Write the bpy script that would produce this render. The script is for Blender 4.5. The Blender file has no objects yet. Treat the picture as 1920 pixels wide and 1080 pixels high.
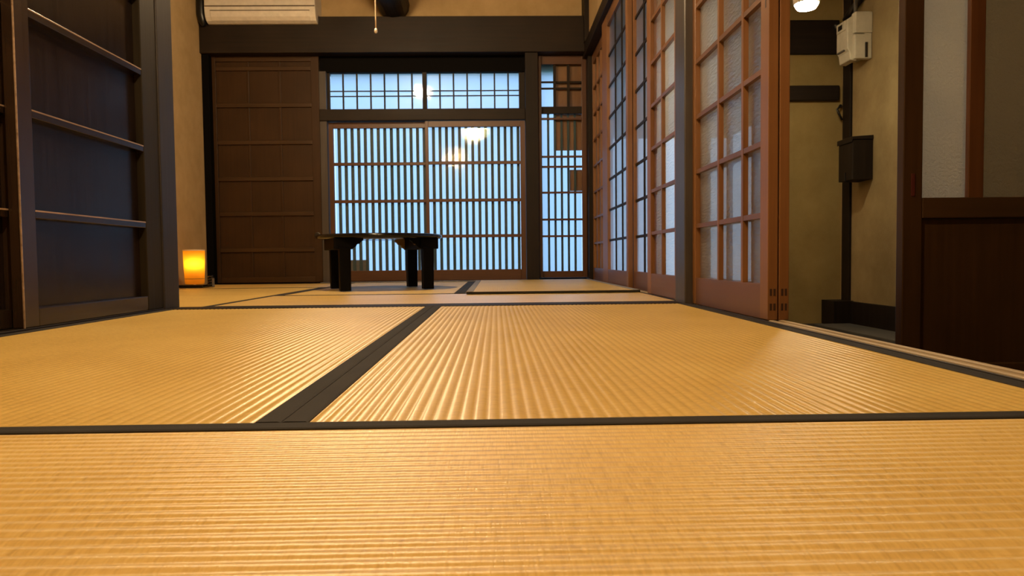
import bpy, bmesh, math, random
from mathutils import Vector, Matrix
random.seed(7)
SC = bpy.context.scene
COL = SC.collection

# ------------------------------------------------------------------ camera
def make_camera():
    F, H, YAW, PITCH, ROLL = 1341.43, 0.1768, 0.0220, 0.0412, -0.0108
    cy, sy = math.cos(YAW), math.sin(YAW)
    f = Vector((sy*math.cos(PITCH), cy*math.cos(PITCH), -math.sin(PITCH)))
    r = Vector((cy, -sy, 0)); u = r.cross(f)
    c, s = math.cos(ROLL), math.sin(ROLL)
    r2, u2 = c*r + s*u, -s*r + c*u
    cd = bpy.data.cameras.new('camera'); cam = bpy.data.objects.new('camera', cd); COL.objects.link(cam)
    cd.sensor_width = 36.0; cd.lens = F*36.0/1920.0
    cd.clip_start = 0.01
    cd.dof.use_dof = True; cd.dof.focus_distance = 1.6; cd.dof.aperture_fstop = 16.0
    m = Matrix.Identity(4)
    for i in range(3):
        m[i][0], m[i][1], m[i][2] = r2[i], u2[i], -f[i]
    m[0][3], m[1][3], m[2][3] = 0, 0, H
    cam.matrix_world = m
    SC.camera = cam
make_camera()

# ------------------------------------------------------------------ world and exposure
WORLD_STRENGTH = 2.05
LAMP_NEAR, LAMP_FAR, LAMP_REAR, LAMP_HALL = 1560.0, 1500.0, 420.0, 240.0
WARM = (1.0, 0.715, 0.40)
w = bpy.data.worlds.new('dusk_sky'); SC.world = w; w.use_nodes = True
nt = w.node_tree; nt.nodes.clear()
out = nt.nodes.new('ShaderNodeOutputWorld'); bg = nt.nodes.new('ShaderNodeBackground')
tc = nt.nodes.new('ShaderNodeTexCoord'); sep = nt.nodes.new('ShaderNodeSeparateXYZ'); rp = nt.nodes.new('ShaderNodeValToRGB')
mr = nt.nodes.new('ShaderNodeMapRange'); mr.inputs['From Min'].default_value = -1; mr.inputs['From Max'].default_value = 1
nt.links.new(tc.outputs['Generated'], sep.inputs[0]); nt.links.new(sep.outputs['Z'], mr.inputs['Value'])
nt.links.new(mr.outputs[0], rp.inputs[0]); nt.links.new(rp.outputs[0], bg.inputs['Color']); nt.links.new(bg.outputs[0], out.inputs[0])
rp.color_ramp.elements[0].position = 0.45; rp.color_ramp.elements[0].color = (0.44, 0.65, 0.92, 1)
rp.color_ramp.elements[1].position = 0.85; rp.color_ramp.elements[1].color = (0.42, 0.64, 1.0, 1)
bg.inputs['Strength'].default_value = WORLD_STRENGTH

SC.view_settings.view_transform = 'Standard'; SC.view_settings.look = 'None'
SC.view_settings.exposure = 0.0; SC.view_settings.gamma = 1.0; SC.view_settings.use_curve_mapping = False
SC.cycles.use_denoising = True
SC.cycles.max_bounces = 10; SC.cycles.transparent_max_bounces = 16
SC.cycles.sample_clamp_indirect = 6.0
SC.cycles.caustics_reflective = False; SC.cycles.caustics_refractive = False

# ------------------------------------------------------------------ materials
class N:
    """tiny node helper"""
    def __init__(s, name):
        s.m = bpy.data.materials.new(name); s.m.use_nodes = True; s.t = s.m.node_tree; s.t.nodes.clear()
        s.out = s.t.nodes.new('ShaderNodeOutputMaterial')
    def n(s, kind, **kw):
        nd = s.t.nodes.new('ShaderNode'+kind)
        for k, v in kw.items():
            if hasattr(nd, k) and k not in nd.inputs: setattr(nd, k, v)
            else: nd.inputs[k].default_value = v
        return nd
    def l(s, a, b): s.t.links.new(a, b)
    def coords(s, scale, rot=(0, 0, 0)):
        tc = s.n('TexCoord'); mp = s.n('Mapping'); mp.inputs['Scale'].default_value = scale; mp.inputs['Rotation'].default_value = rot
        s.l(tc.outputs['Object'], mp.inputs['Vector']); return mp.outputs[0]
    def noise(s, vec, scale=1.0, detail=4.0, rough=.55):
        nd = s.n('TexNoise'); nd.inputs['Scale'].default_value = scale; nd.inputs['Detail'].default_value = detail
        nd.inputs['Roughness'].default_value = rough; s.l(vec, nd.inputs['Vector']); return nd.outputs['Fac']
    def ramp(s, fac, stops):
        r = s.n('ValToRGB'); e = r.color_ramp.elements
        while len(e) < len(stops): e.new(.5)
        for i, (p, c) in enumerate(stops): e[i].position = p; e[i].color = (*c, 1)
        s.l(fac, r.inputs[0]); return r.outputs[0]
    def bump(s, h, strength, dist=.002):
        b = s.n('Bump'); b.inputs['Strength'].default_value = strength; b.inputs['Distance'].default_value = dist
        s.l(h, b.inputs['Height']); return b.outputs[0]
    def principled(s, **kw):
        p = s.n('BsdfPrincipled')
        for k, v in kw.items(): p.inputs[k].default_value = v
        s.l(p.outputs[0], s.out.inputs['Surface']); return p

def wood(name, lo, hi, rough=.45, axis='Z', scale=1.0, bump=.25, spec=.5, fine=60, coat=0.0):
    k = N(name)
    sc = {'X': (2.0, fine, fine), 'Y': (fine, 2.0, fine), 'Z': (fine, fine, 2.0)}[axis]
    v = k.coords(tuple(a*scale for a in sc))
    n1 = k.noise(v, 1.0, 5, .6)
    v2 = k.coords((3, 3, 3)); n2 = k.noise(v2, 1.0, 3)
    mx = k.n('Math', operation='MULTIPLY_ADD'); k.l(n2, mx.inputs[0]); mx.inputs[1].default_value = .5; 
    ad = k.n('Math', operation='MULTIPLY'); k.l(n1, ad.inputs[0]); ad.inputs[1].default_value = .5; k.l(ad.outputs[0], mx.inputs[2])
    c = k.ramp(mx.outputs[0], [(.32, lo), (.68, hi)])
    p = k.principled(**{'Roughness': rough, 'Specular IOR Level': spec, 'Coat Weight': coat, 'Coat Roughness': .12})
    k.l(c, p.inputs['Base Color'])
    rr = k.n('MapRange'); k.l(n1, rr.inputs['Value']); rr.inputs['To Min'].default_value = rough*.8; rr.inputs['To Max'].default_value = min(1, rough*1.25)
    k.l(rr.outputs[0], p.inputs['Roughness'])
    k.l(k.bump(n1, bump), p.inputs['Normal'])
    return k.m

def plain(name, col, rough=.5, metal=0.0, spec=.5):
    k = N(name); v = k.coords((25, 25, 25)); n = k.noise(v)
    d = tuple(c*.85 for c in col); c = k.ramp(n, [(.3, d), (.7, col)])
    p = k.principled(**{'Roughness': rough, 'Metallic': metal, 'Specular IOR Level': spec}); k.l(c, p.inputs['Base Color']); return k.m

def plaster(name, lo, hi):
    k = N(name); v = k.coords((6, 6, 6)); n = k.noise(v, 1, 6, .65)
    v2 = k.coords((160, 160, 160)); n2 = k.noise(v2, 1, 3, .6)
    c = k.ramp(n, [(.3, lo), (.7, hi)])
    p = k.principled(**{'Roughness': .92, 'Specular IOR Level': .15}); k.l(c, p.inputs['Base Color'])
    k.l(k.bump(n2, .35, .003), p.inputs['Normal']); return k.m

def tatami(name):
    """ridges are real geometry, rush strands run across local X"""
    k = N(name)
    v = k.coords((26, 520, 1)); strand = k.noise(v, 1, 3, .6)
    v2 = k.coords((66.67, 160, 1)); tuft = k.noise(v2, 1, 2, .5)
    v3 = k.coords((3.2, 3.2, 1)); big = k.noise(v3, 1, 4, .6)
    a = k.n('Math', operation='MULTIPLY'); k.l(strand, a.inputs[0]); a.inputs[1].default_value = .40
    b = k.n('Math', operation='MULTIPLY_ADD'); k.l(tuft, b.inputs[0]); b.inputs[1].default_value = .30; k.l(a.outputs[0], b.inputs[2])
    c = k.n('Math', operation='MULTIPLY_ADD'); k.l(big, c.inputs[0]); c.inputs[1].default_value = .30; k.l(b.outputs[0], c.inputs[2])
    col = k.ramp(c.outputs[0], [(.34, (.52, .33, .082)), (.5, (.70, .475, .135)), (.66, (.80, .585, .20))])
    p = k.principled(**{'Roughness': .42, 'Specular IOR Level': .5}); k.l(col, p.inputs['Base Color'])
    p.inputs['Roughness'].default_value = .36; p.inputs['Anisotropic'].default_value = .88; p.inputs['Specular IOR Level'].default_value = 1.0
    vt = k.n('VectorTransform', vector_type='VECTOR', convert_from='OBJECT', convert_to='WORLD'); vt.inputs[0].default_value = (0, 1, 0); k.l(vt.outputs[0], p.inputs['Tangent'])
    ad = k.n('Math', operation='ADD'); k.l(strand, ad.inputs[0]); k.l(tuft, ad.inputs[1])
    k.l(k.bump(ad.outputs[0], .38, .0011), p.inputs['Normal'])
    return k.m

def glass(name, tint, translucency, gloss_rough=.06, bump_scale=(60, 60, 60), bump=.25, base_refl=.05):
    """single textured sheet: scattered + straight-through light, with a rippled glossy face"""
    k = N(name)
    tl = k.n('BsdfTranslucent'); tl.inputs['Color'].default_value = (*tint, 1)
    tr = k.n('BsdfTransparent'); tr.inputs['Color'].default_value = (*tint, 1)
    m1 = k.n('MixShader'); m1.inputs[0].default_value = translucency; k.l(tr.outputs[0], m1.inputs[1]); k.l(tl.outputs[0], m1.inputs[2])
    gl = k.n('BsdfGlossy'); gl.inputs['Roughness'].default_value = gloss_rough; gl.inputs['Color'].default_value = (1, 1, 1, 1)
    v = k.coords(bump_scale); n = k.noise(v, 1, 3, .6); nb = k.bump(n, bump, .01)
    k.l(nb, gl.inputs['Normal']); k.l(k.bump(n, min(1.0, bump*2.2), .012), tl.inputs['Normal']) 
    lw = k.n('LayerWeight'); lw.inputs['Blend'].default_value = .5
    pw = k.n('Math', operation='POWER'); k.l(lw.outputs['Facing'], pw.inputs[0]); pw.inputs[1].default_value = 4.0
    ma = k.n('Math', operation='MULTIPLY_ADD'); k.l(pw.outputs[0], ma.inputs[0]); ma.inputs[1].default_value = .85; ma.inputs[2].default_value = base_refl
    m2 = k.n('MixShader'); k.l(ma.outputs[0], m2.inputs[0]); k.l(m1.outputs[0], m2.inputs[1]); k.l(gl.outputs[0], m2.inputs[2])
    k.l(m2.outputs[0], k.out.inputs['Surface']); return k.m

def emissive(name, col, strength):
    k = N(name); e = k.n('Emission'); e.inputs['Color'].default_value = (*col, 1); e.inputs['Strength'].default_value = strength
    k.l(e.outputs[0], k.out.inputs['Surface']); return k.m

M = {}
M['tatami'] = tatami('tatami_rush')
def cloth():
    k = N('border_cloth'); v = k.coords((900, 900, 900)); n = k.noise(v, 1, 2)
    v2 = k.coords((9, 9, 9)); n2 = k.noise(v2, 1, 4)
    c = k.ramp(n2, [(.3, (.016, .0142, .0122)), (.7, (.027, .0240, .0212))])
    p = k.principled(**{'Roughness': .8, 'Specular IOR Level': .25, 'Sheen Weight': .05}); k.l(c, p.inputs['Base Color'])
    k.l(k.bump(n, .5, .001), p.inputs['Normal']); return k.m
M['cloth'] = cloth()
M['goza_cloth'] = plain('grey_border_cloth', (.26, .25, .25), .8)
M['dark'] = wood('dark_stained_wood', (0.008, 0.0048, 0.0028), (0.019, 0.0115, 0.0065), .55, 'Z', 1, .25, .22)
M['darkX'] = wood('dark_stained_beam_wood', (0.009, 0.0053, 0.003), (0.024, 0.0148, 0.0085), .55, 'X', 1, .25, .22)
M['darkY'] = wood('dark_stained_rail_wood', (0.008, 0.0048, 0.0028), (0.019, 0.0115, 0.0065), .55, 'Y', 1, .25, .22)
M['black'] = plain('shade_black_wood', (.0022, .0016, .0013), .75, 0, .08)  # near-black carries the deep recess shade on the lintel
M['lacq'] = wood('dark_lacquered_panel', (.0085, .0055, .0048), (.020, .012, .009), .22, 'Z', 1, .12, .35, 40)
M['lacq_edge'] = wood('worn_lacquered_rail', (.011, .0065, .004), (.028, .016, .009), .24, 'Y', 1, .15, .6)
M['lacq_stile'] = wood('worn_lacquered_stile', (.016, .009, .006), (.042, .024, .013), .24, 'Z', 1, .15, .6)
M['worn'] = wood('painted_edge_highlight', (.12, .075, .042), (.50, .36, .25), .25, 'Y', 1, .3, .7)  # painted highlight for the bright edges of the left doors
M['board'] = wood('brown_board', (.026, .0112, .0030), (.052, .0228, .0062), .45, 'Z', 1, .2, .28)
M['boardX'] = wood('brown_board_rail', (.029, .0125, .0036), (.056, .0250, .0076), .35, 'X')
M['cedar'] = wood('cedar_stile', (.150, .062, .019), (.26, .118, .040), .42, 'Z')
M['cedarY'] = wood('cedar_rail', (.105, .046, .017), (.20, .092, .035), .42, 'Y')
M['cedarP'] = wood('reddish_cedar_board', (.110, .046, .023), (.160, .070, .036), .40, 'Y', .5)
M['orange'] = wood('lattice_door_frame', (.060, .020, .005), (.11, .039, .010), .4, 'Z')
M['orangeX'] = wood('lattice_door_rail', (.060, .020, .005), (.11, .039, .010), .4, 'X')
M['slat'] = wood('outer_slat', (.026, .050, .060), (.045, .085, .100), .7, 'Z')  # teal in the base colour stands for blue window light on the slats
M['postd'] = wood('dark_weathered_post', (.020, .016, .014), (.036, .029, .026), .5, 'Z', 1, .25, .3)
M['jamb'] = wood('dark_olive_stile', (.012, .0085, .004), (.026, .019, .009), .6, 'Z', 1, .25, .2)
M['legblack'] = plain('black_painted_wood', (.0014, .0012, .0011), .5, 0, .08)
M['postg'] = wood('grey_weathered_post', (.040, .033, .028), (.068, .057, .050), .40, 'Z')
M['trackl'] = wood('pale_track_wood', (.42, .32, .19), (.58, .46, .30), .38, 'Y')
M['trackd'] = wood('dark_track_groove', (.020, .014, .009), (.04, .028, .018), .5, 'Y')
M['sillg'] = wood('grey_sill', (.10, .092, .088), (.17, .158, .15), .30, 'X')
M['plaster'] = plaster('ochre_plaster', (.40, .275, .125), (.50, .35, .175))
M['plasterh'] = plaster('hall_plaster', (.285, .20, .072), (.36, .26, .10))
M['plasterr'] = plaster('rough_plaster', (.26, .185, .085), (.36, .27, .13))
M['ceil'] = wood('ceiling_board', (.10, .055, .025), (.16, .09, .045), .6, 'Y')
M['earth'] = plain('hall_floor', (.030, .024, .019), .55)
M['ledge'] = plain('grey_ledge', (.085, .078, .066), .8)
M['frost'] = glass('frosted_outer_pane', (.80, .87, .99), .93, .3, (8, 8, 8), .05, .02)
M['clear'] = glass('rippled_window_glass', (.95, .98, .98), .03, .02, (70, 70, 50), .03, .04)
M['ripple'] = glass('rippled_door_glass', (.97, .955, .93), .62, .10, (45, 28, 120), .40, .05)
M['ripple3'] = glass('smoky_door_glass', (.52, .50, .46), .72, .14, (120, 120, 120), .25, .05)
M['ripple4'] = glass('darkened_door_glass', (.20, .165, .11), .72, .14, (120, 120, 120), .25, .04)  # dark tint stands for something dark behind the pane
M['ripple2'] = glass('frosted_door_glass', (.95, .94, .96), .78, .14, (120, 120, 120), .25, .05)
M['ac'] = plain('off_white_plastic', (.72, .66, .56), .32)
M['acd'] = plain('ac_shadow_gap', (.12, .09, .06), .5)
M['white'] = plain('meter_plastic', (.62, .57, .44), .45)
M['meterd'] = plain('meter_dark_glass', (.015, .012, .010), .3)
M['cable'] = plain('grey_cable', (.10, .09, .08), .5)
M['blackp'] = plain('black_plastic', (.006, .006, .006), .35)
M['blacklac'] = plain('black_lacquer', (.0022, .0018, .0016), .16, 0, .35)
M['rawwood'] = plain('raw_brace_wood', (.30, .19, .075), .6)
M['cord'] = plain('cream_cord', (.75, .58, .38), .7)
M['knob'] = plain('white_knob', (.85, .78, .66), .4)
M['metal'] = plain('dark_iron', (.05, .045, .04), .4, .8)
M['bulbn'] = emissive('warm_bulb', WARM, LAMP_NEAR)
M['bulbf'] = emissive('warm_far_bulb', WARM, LAMP_FAR)
M['bulbr'] = emissive('amber_rear_bulb', (1.0, .55, .20), LAMP_REAR)
M['hallglow'] = emissive('hall_lamp_glow', (1.0, .86, .58), LAMP_HALL)
M['garden'] = plain('garden_ground', (.18, .40, .28), .9)  # green chosen to tint the light in the slatted windows cyan
M['gravel'] = plain('pale_gravel', (.42, .38, .42), .9)  # lavender grey chosen to tint light reaching the far glass doors
M['maroon'] = plain('dark_red_pull', (.07, .012, .010), .3)
M['tenon'] = wood('end_grain', (.028, .011, .004), (.05, .02, .008), .6)

# ------------------------------------------------------------------ mesh helpers
class MB:
    def __init__(s): s.bm = bmesh.new()
    def box(s, x0, x1, y0, y1, z0, z1):
        x0, x1 = sorted((x0, x1)); y0, y1 = sorted((y0, y1)); z0, z1 = sorted((z0, z1))
        v = [s.bm.verts.new(p) for p in ((x0,y0,z0),(x1,y0,z0),(x1,y1,z0),(x0,y1,z0),(x0,y0,z1),(x1,y0,z1),(x1,y1,z1),(x0,y1,z1))]
        for f in ((0,3,2,1),(4,5,6,7),(0,1,5,4),(1,2,6,5),(2,3,7,6),(3,0,4,7)): s.bm.faces.new([v[i] for i in f])
        return s
    def quad(s, *pts): s.bm.faces.new([s.bm.verts.new(p) for p in pts]); return s
    def prism(s, prof, a0, a1, axis='X'):
        """closed profile (p,q) swept along an axis: X -> (y,z), Y -> (x,z), Z -> (x,y)"""
        def P(a, p, q): return {'X': (a, p, q), 'Y': (p, a, q), 'Z': (p, q, a)}[axis]
        A = [s.bm.verts.new(P(a0, p, q)) for p, q in prof]; B = [s.bm.verts.new(P(a1, p, q)) for p, q in prof]
        n = len(prof)
        for i in range(n): s.bm.faces.new((A[i], A[(i+1) % n], B[(i+1) % n], B[i]))
        s.bm.faces.new(A[::-1]); s.bm.faces.new(B); return s
    def lathe(s, prof, c=(0, 0, 0), seg=40, caps=True):
        rings = []
        for r, z in prof:
            rings.append([s.bm.verts.new((c[0]+r*math.cos(2*math.pi*i/seg), c[1]+r*math.sin(2*math.pi*i/seg), c[2]+z)) for i in range(seg)])
        for a, b in zip(rings, rings[1:]):
            for i in range(seg): s.bm.faces.new((a[i], a[(i+1) % seg], b[(i+1) % seg], b[i]))
        if caps: s.bm.faces.new(rings[0][::-1]); s.bm.faces.new(rings[-1])
        return s
    def tube(s, pts, rad, seg=10):
        pts = [Vector(p) for p in pts]; rings = []
        rads = rad if isinstance(rad, (list, tuple)) else [rad]*len(pts)
        for i, p in enumerate(pts):
            t = (pts[min(i+1, len(pts)-1)] - pts[max(i-1, 0)]).normalized()
            a = t.orthogonal() if abs(t.z) > .9 else t.cross(Vector((0, 0, 1)))
            a.normalize(); b = t.cross(a)
            if i and (a.dot(pa) < 0): a, b = -a, -b
            pa = a
            rings.append([s.bm.verts.new(p + rads[i]*(math.cos(2*math.pi*j/seg)*a + math.sin(2*math.pi*j/seg)*b)) for j in range(seg)])
        for r0, r1 in zip(rings, rings[1:]):
            for j in range(seg): s.bm.faces.new((r0[j], r0[(j+1) % seg], r1[(j+1) % seg], r1[j]))
        s.bm.faces.new(rings[0][::-1]); s.bm.faces.new(rings[-1]); return s
    def sphere(s, c, r, u=24, v=14):
        return s.lathe([(max(1e-4, r*math.sin(math.pi*i/v)), -r*math.cos(math.pi*i/v)) for i in range(v+1)], c, u)
    def build(s, name, mat, parent=None, bevel=0.0, smooth=False, local=False, recalc=True):
        off = Vector((0, 0, 0))
        if parent is not None and not local:
            o = parent
            while o is not None: off += o.location; o = o.parent
            for v in s.bm.verts: v.co -= off
        if recalc: bmesh.ops.recalc_face_normals(s.bm, faces=s.bm.faces)
        me = bpy.data.meshes.new(name); s.bm.to_mesh(me); s.bm.free()
        if smooth:
            for p in me.polygons: p.use_smooth = True
        me.materials.append(mat)
        o = bpy.data.objects.new(name, me); COL.objects.link(o)
        if parent is not None: o.parent = parent
        if bevel:
            b = o.modifiers.new('bevel', 'BEVEL'); b.width = bevel; b.segments = 2; b.limit_method = 'ANGLE'
        return o

def tag(o, label=None, cat=None, group=None, kind=None):
    if label: o['label'] = label
    if cat: o['category'] = cat
    if group: o['group'] = group
    if kind: o['kind'] = kind
    return o
def thing(name, label, cat, loc, rotz=0, group=None, kind=None):
    o = bpy.data.objects.new(name, None); COL.objects.link(o); o.empty_display_size = .1
    o.location = loc; o.rotation_euler = (0, 0, rotz); return tag(o, label, cat, group, kind)
def struct(name, mb, mat, label, cat, bevel=0.0, smooth=False):
    return tag(mb.build(name, mat, None, bevel, smooth), label, cat, None, 'structure')
def box(*a): return MB().box(*a)

# ------------------------------------------------------------------ key positions (metres)
XL, XR = -1.235, .720          # tatami edges left and right of the near room
Y0, Y1 = .780, 2.690           # near and far ends of the two lengthwise mats
YF0 = 2.815                    # far room mats start
XFL = -2.26                    # far room left wall
YB = 5.75                      # back wall plane
ZK, ZB = 1.78, 2.055           # underside and top of the dark beam
CEIL = 2.45
HF = -.18                      # hallway floor

# ------------------------------------------------------------------ structure: shell
struct('floor', MB().box(XL-.25, .80, -2.0, 2.82, -.30, -.045).box(XFL-.1, .80, 2.82, YB+.15, -.30, -.045), M['trackd'], 'dark subfloor boards under the straw mats', 'floor')
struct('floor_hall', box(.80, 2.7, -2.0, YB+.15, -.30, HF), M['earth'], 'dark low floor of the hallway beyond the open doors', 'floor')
struct('ceiling', box(XFL-.1, 2.7, -2.0, YB+.15, CEIL, CEIL+.05), M['ceil'], 'board ceiling above the rooms', 'ceiling')
struct('wall_rear', box(-1.7, 2.7, -2.06, -2.0, -.3, CEIL), M['plaster'], 'ochre plaster wall behind the viewer', 'wall')
struct('wall_left', box(-1.42, -1.36, -2.0, 2.70, -.05, CEIL), M['dark'], 'dark wall behind the lacquered board doors', 'wall')
struct('wall_left_upper', box(-1.36, -1.24, -2.0, 2.70, 1.80, CEIL), M['plaster'], 'ochre plaster above the lacquered board doors', 'wall')
struct('wall_partition', box(XFL-.06, -1.345, 2.70, 2.80, -.05, CEIL), M['plaster'], 'ochre plaster partition beside the left post', 'wall')
struct('wall_far_left', box(XFL-.06, XFL, 2.80, YB+.06, -.05, CEIL), M['plaster'], 'narrow strip of ochre plaster wall behind the glowing floor lamp', 'wall')
struct('wall_back', MB().box(XFL, .80, YB-.02, YB+.06, ZB, CEIL), M['plaster'], 'ochre plaster above the dark beam at the back', 'wall')
struct('wall_back_core', MB().box(XFL, -1.37, YB+.03, YB+.09, -.05, ZB).box(-1.37, .80, YB+.075, YB+.12, 1.66, ZB+.02).box(-1.37, .733, YB+.03, YB+.12, -.05, .018).box(.30, .345, YB+.03, YB+.12, 0, 1.7), M['dark'], 'dark backing behind the brown board door', 'wall')
struct('wall_right_upper', MB().box(.735, .80, 2.80, YB, 1.84, CEIL).box(.735, .80, -2.0, 2.66, 1.84, CEIL), M['plaster'], 'ochre plaster above the glass sliding doors', 'wall')
struct('wall_right_rear', MB().box(.73, .80, -2.0, -.35, -.3, 1.75), M['plaster'], 'ochre plaster beside the hallway opening', 'wall')

# beams, posts, sills
struct('trim_1', MB().box(XFL, .77, YB-.13, YB-.02, ZK, ZB), M['darkX'], 'long dark beam across the top of the back wall', 'beam', .004)
def log():
    mb = MB(); n = 9
    pts = [(-.775 + .006*math.sin(i*1.7), YB-.05 - i*.45, 2.165 + .004*math.cos(i*2.1)) for i in range(n)]
    mb.tube(pts, [.122 + .004*math.sin(i*1.3) for i in range(n)], 16)
    return mb
struct('trim_2', log(), M['darkY'], 'round dark log beam resting on the back beam', 'beam', 0, True)
struct('trim_3', box(-1.345, XL, 2.69, 2.815, -.05, CEIL), M['postd'], 'dark grey post at the end of the lacquered board doors', 'post', .004)
struct('trim_4', box(.705, .80, 2.66, 2.80, -.05, CEIL), M['postg'], 'grey post between the sliding glass doors on the right', 'post', .004)
struct('trim_5', box(.245, .345, YB-.11, YB+.03, -.02, ZK), M['dark'], 'dark post right of the slatted window doors', 'post', .003)
struct('trim_6', box(-1.372, -1.318, YB-.045, YB+.05, -.02, 1.66), M['postg'], 'thin post left of the slatted window doors', 'post', .003)
struct('trim_7', box(XFL, -2.205, YB-.10, YB+.03, -.02, ZK), M['black'], 'dark corner post left of the brown board door', 'post', .003)
struct('trim_8', box(.735, .80, YB-.13, YB+.03, -.02, ZK), M['dark'], 'dark corner post at the far right of the back wall', 'post', .003)
struct('trim_9', box(.70, .76, YB-.20, YB-.02, 1.84, CEIL), M['dark'], 'short dark upright in the corner above the back beam', 'post', .003)
struct('trim_10', box(-1.372, .245, YB-.01, YB+.075, 1.658, ZK+.02), M['black'], 'lintel above the transom window, black with painted recess shade', 'lintel', .003)
struct('trim_11', box(-1.372, .245, YB-.06, YB+.075, 1.272, 1.362), M['darkX'], 'dark rail between transom and slatted doors', 'rail', .004)
struct('trim_12', box(-1.372, .735, YB-.15, YB+.075, -.04, .006), M['sillg'], 'grey sill under the slatted window doors', 'sill', .002)
struct('trim_13', box(.705, .83, -2.0, 2.66, 1.75, 1.84), M['darkY'], 'dark head rail above the near glass doors', 'rail', .004)
struct('trim_14', box(.705, .83, 2.80, YB-.02, 1.75, 1.84), M['darkY'], 'dark head rail above the far glass doors', 'rail', .004)
struct('trim_15', box(XL+.005, .705, Y1+.004, YF0-.004, -.045, .002), M['darkX'], 'dark threshold board between the two rooms', 'threshold', .002)
struct('trim_16', box(-1.345, XL-.002, -2.0, 2.69, -.045, .006), M['darkY'], 'dark track board under the lacquered board doors', 'sill', .002)
def track(name, ya, yb, label):
    t = thing(name, label, 'door track', (.76, ya, 0), kind='structure')
    MB().box(.7225, .80, ya, yb, -.30, -.022).build('track_board', M['trackd'], t)  # dark board colour stands for shade in the track grooves
    for x0, x1 in ((.7235, .7275), (.7390, .7510), (.7670, .7790)):
        MB().box(x0, x1, ya, yb, -.024, .002).build('track_ridge', M['trackl'] if x0 > .73 else M['trackd'], t, .001)
track('trim_17', -.35, 2.66, 'sill track with two pale worn ridges beside the near mat')
track('trim_18', 2.80, YB-.02, 'sill track under the far glass doors')

# ------------------------------------------------------------------ tatami
def tatami_mat(label, cx, cy, w, l, rotz, borders=(1, 1), group='straw floor mats', thick=.04, cloth=None, name='tatami_mat', z=0.0, pitch=.015, amp=.0013, bw=.029):
    """w across the ridges (local X), l along them (local Y); borders along both long edges"""
    t = thing(name, label, 'mat', (cx, cy, z-thick), rotz, group)
    mb = MB(); bm = mb.bm
    n = int(round(w/pitch)); sub = 6; ys = [-l/2 + l*i/6 for i in range(7)]
    cols = []
    for i in range(n*sub+1):
        x = -w/2 + w*i/(n*sub); ph = (i % sub)/sub
        zz = thick - amp + amp*(abs(math.sin(math.pi*ph))**.7)
        cols.append([bm.verts.new((x, y, zz)) for y in ys])
    for a, b in zip(cols, cols[1:]):
        for j in range(6): bm.faces.new((a[j], b[j], b[j+1], a[j+1]))
    s = mb.build('woven_rush_surface', M['tatami'], t, 0, True, local=True)
    MB().box(-w/2, w/2, -l/2, l/2, 0, thick-amp-.0005).build('straw_core', M['cloth'], t, local=True)
    for side, on in zip((-1, 1), borders):
        if on:
            e = side*w/2; i_ = side*(w/2-bw)
            prof = [(e, 0.001), (e, thick+.0006), (e-side*.004, thick+.0016), (i_+side*.003, thick+.0014), (i_, thick+.0002), (i_, thick-.004), (e-side*.002, thick-.004)]
            MB().prism(prof, -l/2, l/2, 'Y').build('cloth_border', cloth or M['cloth'], t, local=True)
    return t
g = .0004
XD = -.237
tatami_mat('foreground straw mat with ribs running sideways, its dark border at the far edge', XR-.955, Y0-.4775, .955-2*g, 1.91, math.pi/2, (1, 1), amp=.0017)
tatami_mat('straw mat right of the dark centre border, beside the door track', (XD+XR)/2, (Y0+Y1)/2, XR-XD-2*g, Y1-Y0-2*g, 0)
tatami_mat('straw mat left of the dark centre border, along the lacquered doors', (XD+XL)/2, (Y0+Y1)/2, XD-XL-2*g, Y1-Y0-2*g, 0)
XH = -1.125
tatami_mat('pale straw mat lying sideways just past the threshold, in front of the table', (XH+XR)/2, YF0+.43, .86-2*g, XR-XH-2*g, math.pi/2, amp=.0004)
tatami_mat('straw mat under the low black table', (XH-.19)/2, YF0+.86+.955, -.19-XH-2*g, 1.91-2*g, 0)
tatami_mat('far right straw mat partly covered by the thin mat', (XR-.19)/2, YF0+.86+.955, XR+.19-2*g, 1.91-2*g, 0)
tatami_mat('left column straw mat running toward the floor lamp', (XH+XFL)/2, YF0+.955, XH-XFL-2*g, 1.91-2*g, 0)
tatami_mat('straw mat in front of the brown board door, beneath the floor lamp', (XH+XFL)/2, YF0+1.91+.43, .86-2*g, XH-XFL-2*g, math.pi/2)
tatami_mat('thin loose straw mat with grey edging laid over the far right mat', .285, 4.52, .87, 1.92, 0, (1, 1), 'thin loose mat', .011, M['goza_cloth'], 'thin_straw_mat', .0135, .010, .0006, .035)

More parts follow.
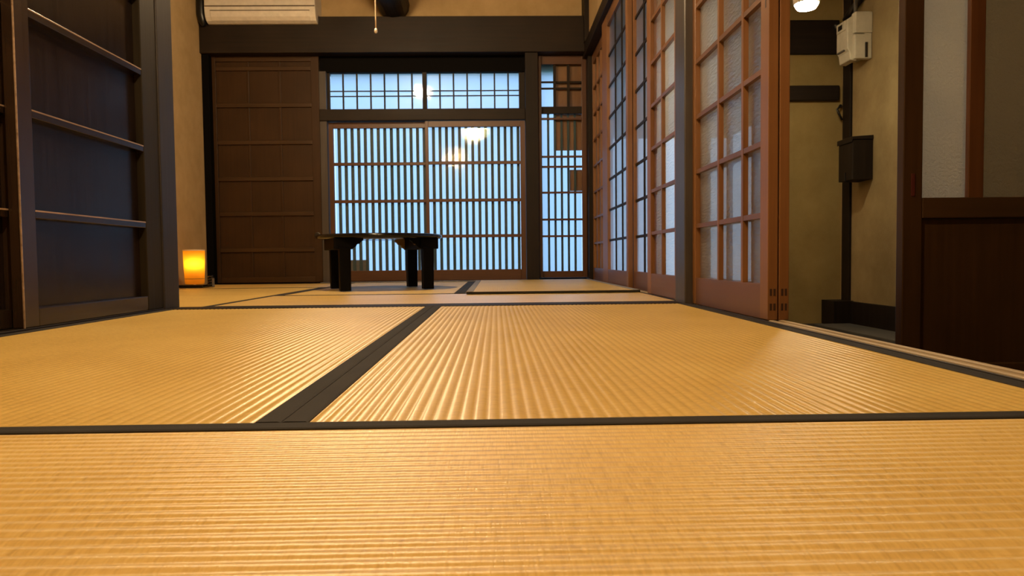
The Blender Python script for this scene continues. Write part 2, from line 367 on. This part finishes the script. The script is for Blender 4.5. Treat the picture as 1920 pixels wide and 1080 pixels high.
# ------------------------------------------------------------------ left lacquered board doors
def lacquer_door(name, label, ya, yb, xf, stile=.066, right_stile=None):
    """door in the plane x = xf (front face), between ya and yb"""
    t = thing(name, label, 'sliding door', (xf, (ya+yb)/2, .006), kind='structure')
    z0, z1 = .006, 1.80; th = .032; rs = right_stile or stile
    st = MB().box(xf-th, xf, ya, ya+stile, z0, z1).build('stile', M['lacq_stile'], t, .0025)
    MB().box(xf-.004, xf+.0004, ya-.0004, ya+.003, z0, z1).build('edge_highlight', M['worn'], st, .0008)  # pale strip paints a highlight down the stile edge
    MB().box(xf-th, xf, yb-rs, yb, z0, z1).build('stile', M['jamb'] if rs > .1 else M['lacq_stile'], t, .0025)
    MB().box(xf-th, xf-.001, ya+stile, yb-rs, z0, .057).build('bottom_rail', M['lacq_edge'], t, .0025)
    MB().box(xf-th, xf-.001, ya+stile, yb-rs, 1.74, z1).build('top_rail', M['lacq_edge'], t, .0025)
    for z in (.321, .59, .858, 1.125, 1.39):
        rail = MB().box(xf-th+.004, xf-.001, ya+stile, yb-rs, z-.022, z).build('cross_rail', M['lacq_edge'], t, .002)
        MB().box(xf-.0045, xf-.0002, ya+stile, yb-rs, z-.0042, z+.0004).build('edge_highlight', M['worn'], rail, .0008)  # pale strip stands for the bright highlight on the rail's top edge
    MB().box(xf-th, xf-th+.006, ya+stile, yb-rs, .05, 1.75).build('board_panel', M['lacq'], t)
    return t
lacquer_door('door_1', 'front lacquered board door beside the left post', 1.904, 2.688, -1.240, .062, .112)
lacquer_door('door_2', 'rear lacquered board door at the left edge of the view', 1.05, 1.955, -1.276, .062, .030)
lacquer_door('door_3', 'front lacquered board door out of view at the left', .12, 1.10, -1.240)
struct('trim_19', box(-1.36, -1.22, -2.0, 2.69, 1.80, 1.90), M['darkY'], 'dark head rail above the lacquered board doors', 'rail', .003)

# ------------------------------------------------------------------ back wall: brown board door
def board_door():
    x0, x1, yf = -2.205, -1.374, YB-.04
    t = thing('door_4', 'brown panelled board door left of the slatted window doors', 'sliding door', ((x0+x1)/2, yf, .006), kind='structure')
    MB().box(x0, x0+.028, yf, yf+.03, .006, ZK).build('stile', M['board'], t, .002)
    MB().box(x1-.062, x1, yf, yf+.03, .006, ZK).build('stile', M['board'], t, .002)
    xa, xb = x0+.028, x1-.062
    MB().box(xa, xb, yf+.004, yf+.03, .006, .05).build('bottom_rail', M['boardX'], t, .002)
    MB().box(xa, xb, yf+.004, yf+.03, 1.74, ZK).build('top_rail', M['boardX'], t, .002)
    for z in (.265, .55, .825, 1.11, 1.40, 1.685):
        MB().box(xa, xb, yf+.002, yf+.024, z-.016, z+.016).build('cross_rail', M['boardX'], t, .003)
    for x in (xa+(xb-xa)/3, xa+2*(xb-xa)/3):
        MB().box(x-.008, x+.008, yf+.010, yf+.024, .05, 1.74).build('batten', M['board'], t, .002)
    MB().box(xa, xb, yf+.018, yf+.026, .04, 1.75).build('board_panel', M['board'], t)
    mb = MB().lathe([(.018, 0), (.024, .004), (.024, .006), (.016, .008)], (0, 0, 0), 24); p = mb.build('finger_pull', M['metal'], t, local=True)
    p.rotation_euler = (math.pi/2, 0, 0); p.location = (x1-.035-t.location.x, 0.001, .372)
board_door()

# ------------------------------------------------------------------ back wall: slatted window doors
def slat_door(name, label, x0, x1, yf, ls, rs, slats, z0=.008, z1=1.268):
    t = thing(name, label, 'sliding door', ((x0+x1)/2, yf, z0), kind='structure')
    MB().box(x0, x0+ls, yf, yf+.03, z0, z1).build('stile', M['orange'], t, .002)
    MB().box(x1-rs, x1, yf, yf+.03, z0, z1).build('stile', M['orange'], t, .002)
    xa, xb = x0+ls, x1-rs
    MB().box(xa, xb, yf, yf+.03, z0, .092).build('bottom_rail', M['orangeX'], t, .002)
    MB().box(xa, xb, yf, yf+.03, 1.222, z1).build('top_rail', M['orangeX'], t, .002)
    for z in (.36, .644, .940):
        MB().box(xa, xb, yf+.004, yf+.026, z-.012, z+.012).build('cross_rail', M['orangeX'], t, .002)
    MB().quad((xa, yf+.028, .09), (xb, yf+.028, .09), (xb, yf+.028, 1.225), (xa, yf+.028, 1.225)).build('glass_pane', M['clear'], t, recalc=False)
    mb = MB(); p = (xb-xa)/slats
    for i in range(slats):
        c = xa + p*(i+.98) - p*.27
        mb.box(c-.0112, c+.0112, yf+.036, yf+.056, z0, z1)
    mb.build('slat_screen', M['slat'], t)
    MB().quad((xa, yf+.066, .06), (xb, yf+.066, .06), (xb, yf+.066, 1.25), (xa, yf+.066, 1.25)).build('frosted_backing', M['frost'], t, recalc=False)
    return t
d5 = slat_door('door_5', 'left slatted glass door behind the low table', -1.315, -.535, YB-.005, .036, .014, 14)
slat_door('door_6', 'right slatted glass door beside the dark post', -.549, .243, YB-.040, .026, .040, 14)

MB().box(-1.255, -1.045, YB+.054, YB+.058, .05, .178).build('outside_shape_board', M['sillg'], d5)  # added board stands for the silhouette of something outside

def transom():
    t = thing('window_1', 'wide transom window of small blue panes above the slatted doors', 'window', (-.56, YB, 1.36), kind='structure')
    yf = YB+.005
    MB().box(-1.318, -1.300, yf, yf+.03, 1.36, 1.66).build('stile', M['dark'], t, .001)
    MB().box(.198, .245, yf, yf+.03, 1.36, 1.66).build('stile', M['dark'], t, .001)
    MB().box(-.567, -.533, yf-.012, yf+.03, 1.35, 1.66).build('meeting_stile', M['dark'], t, .001)
    mb = MB()
    for xa, xb in ((-1.300, -.567), (-.533, .198)):
        p = (xb-xa-.04)/6.35
        for i in range(6):
            x = xa + p*(.85 + i) + .01
            mb.box(x-.006, x+.006, yf+.012, yf+.024, 1.36, 1.66)
    for z in (1.478, 1.518): mb.box(-1.3, .198, yf+.014, yf+.024, z-.004, z+.004)
    mb.build('muntin_grid', M['dark'], t)
    MB().quad((-1.3, yf+.010, 1.362), (.198, yf+.010, 1.362), (.198, yf+.010, 1.658), (-1.3, yf+.010, 1.658)).build('glass_pane', M['clear'], t, recalc=False)
    MB().quad((-1.3, yf+.04, 1.362), (.198, yf+.04, 1.362), (.198, yf+.04, 1.658), (-1.3, yf+.04, 1.658)).build('frosted_backing', M['frost'], t, recalc=False)
transom()

def narrow_window():
    t = thing('window_2', 'narrow slatted window in the far right corner', 'window', (.54, YB, .02), kind='structure')
    yf = YB-.02; x0, x1 = .347, .733
    MB().box(x0, x0+.030, yf, yf+.03, .02, ZK).build('stile', M['orange'], t, .002)
    MB().box(x1-.036, x1, yf, yf+.03, .02, ZK).build('stile', M['orange'], t, .002)
    xa, xb = x0+.030, x1-.036
    MB().box(xa, xb, yf, yf+.03, .02, .072).build('bottom_rail', M['orangeX'], t, .002)
    MB().box(xa, xb, yf, yf+.03, 1.712, ZK).build('top_rail', M['orangeX'], t, .002)
    MB().box(xa, xb, yf+.002, yf+.03, 1.325, 1.380).build('lock_rail', M['darkX'], t, .002)
    for z in (1.285, .985, .905, .700, .485, .352):
        MB().box(xa, xb, yf+.006, yf+.026, z-.008, z+.008).build('cross_rail', M['orangeX'], t, .001)
    mb = MB(); p = (xb-xa)/6
    for i in range(1, 6): mb.box(xa+p*i-.0085, xa+p*i+.0085, yf+.034, yf+.052, .03, 1.33)
    mb.build('slat_screen', M['slat'], t)
    mb = MB()
    for x in (xa+.105, xa+.215): mb.box(x-.010, x+.010, yf+.012, yf+.026, 1.38, 1.712)
    for z in (1.575, 1.525): mb.box(xa, xb, yf+.014, yf+.026, z-.007, z+.007)
    mb.build('muntin_grid', M['darkX'], t)
    MB().quad((xa, yf+.030, .07), (xb, yf+.030, .07), (xb, yf+.030, 1.715), (xa, yf+.030, 1.715)).build('glass_pane', M['clear'], t, recalc=False)
    MB().quad((xa, yf+.062, .05), (xb, yf+.062, .05), (xb, yf+.062, 1.73), (xa, yf+.062, 1.73)).build('frosted_backing', M['frost'], t, recalc=False)
    MB().box(xa+.098, xb+.01, yf+.054, yf+.060, 1.04, 1.33).box(xa+.105, xb+.01, yf+.054, yf+.060, 1.38, 1.73).box(xa+.225, xb+.01, yf+.054, yf+.060, .715, .885).build('outside_block_boards', M['cedar'], t)  # added boards stand for brown things outside that block the panes
narrow_window()
struct('wall_back_lower', MB().box(.733, .80, YB-.02, YB+.09, -.05, ZB), M['dark'], 'dark return beside the narrow window', 'wall')

# ------------------------------------------------------------------ right wall glass doors
ROWS = [.098, .289, .487, .685, .885, 1.085, 1.285, 1.485, 1.675]
def glass_door(name, label, ya, yb, xf, stiles, muntins, front=True, gl='ripple', groove=False, tenons=False, th=.027):
    """door in the plane x = xf facing -X; grid in wood tone or darkened as a backlit silhouette"""
    t = thing(name, label, 'sliding door', (xf+th/2, (ya+yb)/2, .002), kind='structure')
    z0, z1 = .002, 1.752; sa, sb = stiles
    a = MB().box(xf, xf+th, ya, ya+sa, z0, z1).build('stile', M['cedar'], t, .0015)
    MB().box(xf, xf+th, yb-sb, yb, z0, z1).build('stile', M['cedar'], t, .0015)
    MB().box(xf+.001, xf+th-.001, ya+sa, yb-sb, z0, ROWS[0]).build('bottom_board', M['cedarP'], t, .001)
    MB().box(xf+.001, xf+th-.001, ya+sa, yb-sb, ROWS[-1], z1).build('top_rail', M['cedarY'], t, .001)
    gx = xf+.019
    m0, m1 = (xf+.002, xf+.018) if front else (xf+.010, xf+.018)
    mb = MB()
    for y in muntins: mb.box(m0, m1, y-.008, y+.008, ROWS[0], ROWS[-1])
    mb.build('upright_muntin', M['cedar'] if front else M['dark'], t)  # dark wood stands for bars seen backlit in silhouette
    mb = MB()
    for z in ROWS[1:-1]: mb.box(m0+.001, m1, ya+sa, yb-sb, z-.0075, z+.0075)
    mb.build('cross_muntin', M['cedarY'] if front else M['darkY'], t)
    MB().quad((gx, ya+sa, ROWS[0]), (gx, yb-sb, ROWS[0]), (gx, yb-sb, ROWS[-1]), (gx, ya+sa, ROWS[-1])).build('glass_pane', M[gl], t, recalc=False)
    if groove:
        MB().box(xf-.0006, xf+.004, ya+.018, ya+.026, .845, .925).build('finger_pull', M['tenon'], t)
    if tenons:
        mb = MB()
        for z in (.028, .068):
            for q in (.0055, .0155): mb.box(xf+q, xf+q+.006, ya-.0006, ya+.003, z, z+.019)
        mb.build('tenon_end', M['tenon'], t)
    return t
glass_door('door_7', 'near sliding glass door drawn back beside the opening', 1.920, 2.700, .735, (.058, .075), (2.131, 2.362), True, 'ripple', True, True)
glass_door('door_8', 'second sliding glass door stacked behind the near one', 1.920, 2.700, .766, (.058, .075), (2.131, 2.362), True, 'ripple', False, True)
glass_door('door_9', 'sliding glass door just past the grey post', 2.70, 3.46, .735, (.06, .075), (2.93, 3.17), True, 'ripple')
glass_door('door_10', 'sliding glass door with thin bars darkened as if backlit, third from the far corner', 3.32, 4.02, .766, (.06, .06), (3.50, 3.735), False, 'ripple2')
glass_door('door_11', 'sliding glass door with thin bars darkened as if backlit, second from the far corner', 3.965, 4.90, .735, (.055, .21), (4.21, 4.44), False, 'ripple2')
glass_door('door_12', 'brown sliding glass door in the far right corner', 4.88, YB-.13, .766, (.05, .03), (5.06, 5.22, 5.40), True, 'ripple2')

# ------------------------------------------------------------------ hallway
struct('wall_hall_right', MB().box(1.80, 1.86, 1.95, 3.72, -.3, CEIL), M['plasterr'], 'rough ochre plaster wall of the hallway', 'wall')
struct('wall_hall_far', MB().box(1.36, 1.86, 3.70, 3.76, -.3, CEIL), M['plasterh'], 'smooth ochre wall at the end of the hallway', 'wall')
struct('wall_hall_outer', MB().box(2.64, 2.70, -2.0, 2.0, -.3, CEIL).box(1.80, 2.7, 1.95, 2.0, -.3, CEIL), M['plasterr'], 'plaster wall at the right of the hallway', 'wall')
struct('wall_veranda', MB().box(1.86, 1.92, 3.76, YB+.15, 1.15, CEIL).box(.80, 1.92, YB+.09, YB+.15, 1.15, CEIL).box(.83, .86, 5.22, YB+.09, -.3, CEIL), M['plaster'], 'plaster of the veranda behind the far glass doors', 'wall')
struct('baseboard_hall', MB().box(1.782, 1.80, 1.95, 3.57, HF, -.058).box(1.70, 1.80, 3.56, 3.70, HF, -.055), M['dark'], 'dark baseboard in the hallway', 'baseboard', .002)
struct('trim_20', box(1.786, 1.80, 3.588, 3.664, HF, CEIL), M['dark'], 'thin dark post in the hallway corner', 'post', .002)
struct('trim_21', box(1.60, 1.782, 1.95, 3.56, HF-.01, HF+.012), M['ledge'], 'grey ledge along the hallway wall', 'ledge', .003)
tag(MB().box(1.36, 1.773, 3.672, 3.70, 1.208, 1.379).build('wall_plank', M['darkX'], None, .006), 'upper, taller dark plank across the hallway end wall', 'plank', 'dark planks on the hallway wall')
tag(MB().box(1.36, 1.776, 3.672, 3.70, .971, 1.048).build('wall_plank', M['darkX'], None, .006), 'lower, narrower dark plank across the hallway end wall', 'plank', 'dark planks on the hallway wall')

def hall_door():
    yf = 1.90
    t = thing('door_13', 'brown sliding door with frosted upper glass at the right edge', 'sliding door', (1.42, yf, HF), kind='structure')
    MB().box(1.092, 1.144, yf, yf+.032, HF+.002, 1.80).build('stile', M['board'], t, .002)
    MB().box(1.270, 1.312, yf+.002, yf+.030, .325, 1.75).build('middle_stile', M['orange'], t, .002)
    MB().box(1.74, 1.795, yf, yf+.032, HF+.002, 1.80).build('stile', M['board'], t, .002)
    MB().box(1.144, 1.74, yf, yf+.032, .272, .328).build('middle_rail', M['boardX'], t, .003)
    MB().box(1.144, 1.74, yf, yf+.032, HF+.002, HF+.06).build('bottom_rail', M['boardX'], t, .002)
    MB().box(1.144, 1.74, yf, yf+.032, 1.74, 1.80).build('top_rail', M['boardX'], t, .002)
    MB().box(1.144, 1.74, yf+.010, yf+.020, HF+.05, .275).build('board_panel', M['board'], t)
    MB().quad((1.144, yf+.016, .32), (1.29, yf+.016, .32), (1.29, yf+.016, 1.75), (1.144, yf+.016, 1.75)).build('glass_pane', M['ripple3'], t, recalc=False)
    MB().quad((1.29, yf+.016, .32), (1.74, yf+.016, .32), (1.74, yf+.016, 1.75), (1.29, yf+.016, 1.75)).build('glass_pane', M['ripple4'], t, recalc=False)['label'] = 'glass pane darkened for something dark behind it'
    MB().box(1.113, 1.123, yf-.002, yf+.004, .332, .392).build('finger_pull', M['maroon'], t, .001)
hall_door()
struct('trim_22', box(1.05, 1.80, 1.885, 1.945, 1.80, 1.90), M['dark'], 'dark head rail over the hallway door', 'rail', .002)

def hall_lamp():
    c = (1.263, 2.90)
    t = thing('hanging_lamp', 'small white hanging lamp glowing in the hallway', 'lamp', (c[0], c[1], 1.166))
    MB().lathe([(.012, 0.0), (.036, .004), (.044, .016), (.046, .022)], (c[0], c[1], 1.166), 32).build('glowing_diffuser', M['hallglow'], t, 0, True)
    MB().lathe([(.047, .022), (.051, .03), (.054, .10), (.040, .115), (.010, .122)], (c[0], c[1], 1.166), 32).build('lamp_shade', M['knob'], t, 0, True)
    MB().tube([(c[0], c[1], 1.28), (c[0], c[1], CEIL)], .003).build('flex', M['cable'], t)
hall_lamp()

def meter():
    t = thing('electric_meter', 'cream electric meter boxes mounted high on the hallway corner post', 'meter', (1.75, 3.47, 1.10))
    # main body, its face toward -X
    prof = [(1.70, 1.150), (1.69, 1.165), (1.69, 1.300), (1.715, 1.318), (1.765, 1.318), (1.765, 1.150), (1.735, 1.105), (1.705, 1.110)]
    MB().prism(prof, 3.425, 3.535, 'Y').build('meter_body', M['white'], t, .004)
    MB().box(1.684, 1.70, 3.440, 3.525, 1.255, 1.300).build('meter_head', M['white'], t, .003)
    MB().box(1.682, 1.69, 3.465, 3.505, 1.265, 1.288).build('display', M['meterd'], t, .001)
    MB().box(1.686, 1.695, 3.455, 3.520, 1.158, 1.165).build('name_strip', M['cable'], t)
    MB().box(1.715, 1.80, 3.40, 3.44, 1.230, 1.330).build('terminal_cover', M['white'], t, .006)
    MB().box(1.715, 1.80, 3.405, 3.44, 1.110, 1.226).build('lower_cover', M['white'], t, .006)
    MB().box(1.765, 1.775, 3.399, 3.410, 1.115, 1.185).build('cover_slot', M['meterd'], t, .001)
    MB().tube([(1.725, 3.42, 1.32), (1.725, 3.42, 1.38), (1.76, 3.44, 1.43)], .008).build('cable_entry', M['cable'], t, 0, True)
    MB().box(1.765, 1.80, 3.41, 3.56, 1.13, 1.31).build('back_plate', M['white'], t, .002)
meter()
tag(MB().tube([(1.765, 3.60, 1.352), (1.77, 3.54, 1.385), (1.781, 3.50, 1.41), (1.781, 3.30, 1.50), (1.781, 3.0, 1.66), (1.781, 2.6, 1.90)], [.016]*6, 10).build('conduit_pipe', M['metal'], None, 0, True), 'dark conduit pipe running up the hallway wall from the meter', 'pipe')
tag(MB().lathe([(.004, 0), (.017, .003), (.012, .012), (.018, .020), (.011, .030), (.003, .034)], (1.738, 3.63, 1.315), 20).build('wire_insulator', M['metal'], None, 0, True), 'small dark insulator knob left of the meter', 'insulator')
def wall_box():
    t = thing('wooden_box', 'dark wooden box fixed to the hallway corner post below the meter', 'box', (1.75, 3.45, .53))
    MB().box(1.700, 1.798, 3.385, 3.525, .535, .725).build('box_body', M['dark'], t, .003)
    MB().prism([(1.694, .712), (1.694, .738), (1.798, .745), (1.798, .725), (1.70, .725)], 3.380, 3.530, 'Y').build('box_lid', M['dark'], t, .002)
    MB().box(1.694, 1.702, 3.448, 3.456, .535, .575).build('latch', M['metal'], t)
wall_box()
tag(MB().tube([(1.790, 3.69, .945), (1.775, 3.665, .942), (1.756, 3.660, .922), (1.765, 3.66, .900), (1.783, 3.66, .868)], [.008, .007, .006, .006, .005], 10).build('wall_hook', M['metal'], None, 0, True), 'bent dark metal hook on the hallway end wall', 'hook')

# ------------------------------------------------------------------ far room furniture
def low_table():
    t = thing('low_table', 'round black lacquered low table standing on the far mats', 'table', (-.700, 4.35, .003), math.radians(20))
    R, H = .375, .325
    MB().lathe([(R-.012, H-.026), (R-.003, H-.021), (R, H-.013), (R-.003, H-.005), (R-.012, H-.001), (R-.020, H)], (0, 0, 0), 72).build('tabletop', M['blacklac'], t, 0, True, local=True)
    for sx in (-1, 1):
        x = sx*.241
        prof = [(-.225, .236), (-.225, H-.024), (.225, H-.024), (.225, .236)]
        MB().prism(prof, x-sx*.045, x+sx*.062, 'X').build('side_rail', M['legblack'], t, .004, local=True)
        # scalloped bracket under the top, on the inner side
        xi = x - sx*.045
        br = [(xi, .240), (xi, H-.025), (xi-sx*.060, H-.025), (xi-sx*.062, H-.038), (xi-sx*.050, H-.044), (xi-sx*.040, H-.058), (xi-sx*.026, H-.060), (xi-sx*.018, .250)]
        MB().prism(br, -.215, -.190, 'Y').build('scalloped_bracket', M['legblack'], t, .002, local=True)
        MB().prism(br, .190, .215, 'Y').build('scalloped_bracket', M['rawwood'] if sx > 0 else M['legblack'], t, .002, local=True)
        for sy in (-1, 1):
            y = sy*.2
            pr = []
            mb = MB(); bm = mb.bm
            a, b = .032, .030
            top = [bm.verts.new((x+dx*a, y+dy*a, .245)) for dx, dy in ((-1, -1), (1, -1), (1, 1), (-1, 1))]
            bot = [bm.verts.new((x+dx*b, y+dy*b, 0)) for dx, dy in ((-1, -1), (1, -1), (1, 1), (-1, 1))]
            for i in range(4): bm.faces.new((bot[i], bot[(i+1) % 4], top[(i+1) % 4], top[i]))
            bm.faces.new(bot[::-1]); bm.faces.new(top)
            mb.build('leg', M['legblack'], t, .003, local=True)
        if sx > 0:
            mb = MB(); bm = mb.bm
            mb.prism([(-.14, .262), (-.14, .285), (-.06, H-.026), (-.03, H-.026), (-.115, .262)], xi-.016, xi-.002, 'X')
            mb.build('folding_brace', M['rawwood'], t, .001, local=True)
low_table()

def floor_lamp():
    c = Vector((-2.066, 4.95, .003))
    t = thing('floor_lamp', 'small glowing amber cylinder lamp on the floor by the plaster wall', 'lamp', c)
    MB().box(c.x-.105, c.x+.088, c.y-.085, c.y+.085, c.z, c.z+.018).build('base_tray', M['blacklac'], t, .003)
    k = N('amber_paper'); tl = k.n('BsdfTranslucent'); tl.inputs['Color'].default_value = (1.0, .50, .035, 1)
    df = k.n('BsdfDiffuse'); df.inputs['Color'].default_value = (.9, .50, .08, 1)
    mx = k.n('MixShader'); mx.inputs[0].default_value = .78; k.l(df.outputs[0], mx.inputs[1]); k.l(tl.outputs[0], mx.inputs[2]); k.l(mx.outputs[0], k.out.inputs['Surface'])
    MB().lathe([(.058, .022), (.062, .03), (.064, .08), (.068, .16), (.070, .255)], c, 48, False).build('paper_shade', k.m, t, 0, True, recalc=False)
    MB().lathe([(.0700, .250), (.0715, .250), (.0715, .258), (.0700, .258)], c, 48, False).build('top_rim', M['cord'], t, 0, False)
    MB().lathe([(.0640, .058), (.0650, .058), (.0650, .0605), (.0640, .0605)], c, 48, False).build('seam_ring', M['orange'], t)
    k2 = emissive('amber_bulb', (1.0, .62, .20), 62.0)
    bx, by = c.x+.011, c.y-.027
    MB().sphere((bx, by, c.z+.160), .016, 16, 10).build('bulb', k2, t, 0, True)
    MB().tube([(bx, by, c.z+.018), (bx, by, c.z+.146)], .008).build('socket_stem', M['cord'], t)
    pts = []
    for i in range(34):
        a = i*.75; pts.append((c.x+.112+.016*math.cos(a), c.y+.016*math.sin(a), c.z+.006+i*.0021))
    MB().tube(pts, .006, 8).build('coiled_cord', M['blackp'], t, 0, True)
    MB().box(c.x+.126, c.x+.140, c.y-.025, c.y-.010, c.z, c.z+.060).build('plug', M['cable'], t, .003)
floor_lamp()

def air_conditioner():
    x0, x1 = -2.178, -1.345; zb = 1.99; yb = YB-.13
    t = thing('air_conditioner', 'cream wall air conditioner at the top left of the back wall', 'air conditioner', ((x0+x1)/2, yb, zb))
    prof = [(yb+.108, zb+.075), (yb-.003, zb+.075), (yb-.003, zb), (yb-.030, zb+.000), (yb-.060, zb+.012), (yb-.080, zb+.035), (yb-.092, zb+.070), (yb-.096, zb+.105), (yb-.096, zb+.28), (yb-.08, zb+.295), (yb+.108, zb+.295)]
    MB().prism(prof, x0, x1, 'X').build('casing', M['ac'], t, .004)
    MB().prism([(yb-.099, zb+.118), (yb-.099, zb+.275), (yb-.094, zb+.275), (yb-.094, zb+.118)], x0+.004, x1-.004, 'X').build('front_panel', M['ac'], t, .002)
    MB().box(x0+.003, x1-.003, yb-.0968, yb-.090, zb+.108, zb+.117).build('panel_gap', M['acd'], t)
    fl = [(yb-.0925, zb+.078), (yb-.0985, zb+.076), (yb-.088, zb+.036), (yb-.066, zb+.012), (yb-.060, zb+.016)]
    MB().prism(fl, x0+.045, x1-.045, 'X').build('louvre_flap', M['ac'], t, .002)
    MB().box(x0+.043, x1-.043, yb-.0970, yb-.085, zb+.0765, zb+.083).build('flap_gap', M['acd'], t)
air_conditioner()
tag(MB().tube([(-2.222, 5.58, 2.40), (-2.222, 5.58, 2.12), (-2.222, 5.58, 2.06), (-2.214, 5.585, 2.015), (-2.205, 5.59, 1.975)], [.034, .034, .034, .030, .018], 14).build('refrigerant_hose', M['blackp'], None, 0, True), 'black wrapped hose left of the air conditioner', 'hose')

# ------------------------------------------------------------------ pendant lamps (the room's own light)
def pendant(name_label, x, y, z, mat, cord_to=None):
    t = thing('pendant_lamp', name_label, 'lamp', (x, y, z))
    MB().sphere((x, y, z), .045, 24, 14).build('bulb', mat, t, 0, True)
    MB().lathe([(.018, .040), (.024, .048), (.024, .13), (.012, .14)], (x, y, z), 24).build('socket', M['blackp'], t, 0, True)
    MB().tube([(x, y, z+.135), (x, y, CEIL-.02)], .004).build('flex', M['blackp'], t)
    MB().lathe([(.05, CEIL-.025-z), (.05, CEIL-z)], (x, y, z), 24).build('ceiling_rose', M['blackp'], t)
    if cord_to:
        px, py, pz = cord_to
        pts = [(x+.02, y, z+.10), (px, py, z+.06)] + [(px+.004*math.sin(i*1.1)*(1-i/14), py, z+.04-(z+.04-pz-.01)*i/14) for i in range(15)]
        c = MB().tube(pts, .0035, 8).build('pull_cord', M['cord'], t, 0, True)
        c['label'] = 'cream pull cord'
        MB().lathe([(.0035, .016), (.007, .010), (.0085, .0), (.006, -.006), (.002, -.008)], (px, py, pz), 16).build('pull_knob', M['knob'], c, 0, True)
pendant('pendant lamp in the far room with a cream pull cord hanging before the back beam', -.78, 3.55, 2.02, M['bulbf'], (-.580, 3.60, 1.305))
pendant('pendant lamp above the near straw mats, reflected in the slatted door', -.30, .95, 2.02, M['bulbn'])

pendant('amber pendant lamp at the back of the near room, reflected low in the slatted door', -.70, -1.50, 1.99, M['bulbr'])

# ------------------------------------------------------------------ outside
struct('ground_outside', box(-6, 6, YB+.25, 14, -.6, -.5), M['garden'], 'unseen garden ground, greened to tint light in the slatted windows', 'ground')
struct('ground_veranda', box(2.75, 7, 2.2, YB+.25, -.6, -.5), M['gravel'], 'unseen gravel added outside the veranda to tint light on the glass doors', 'ground')
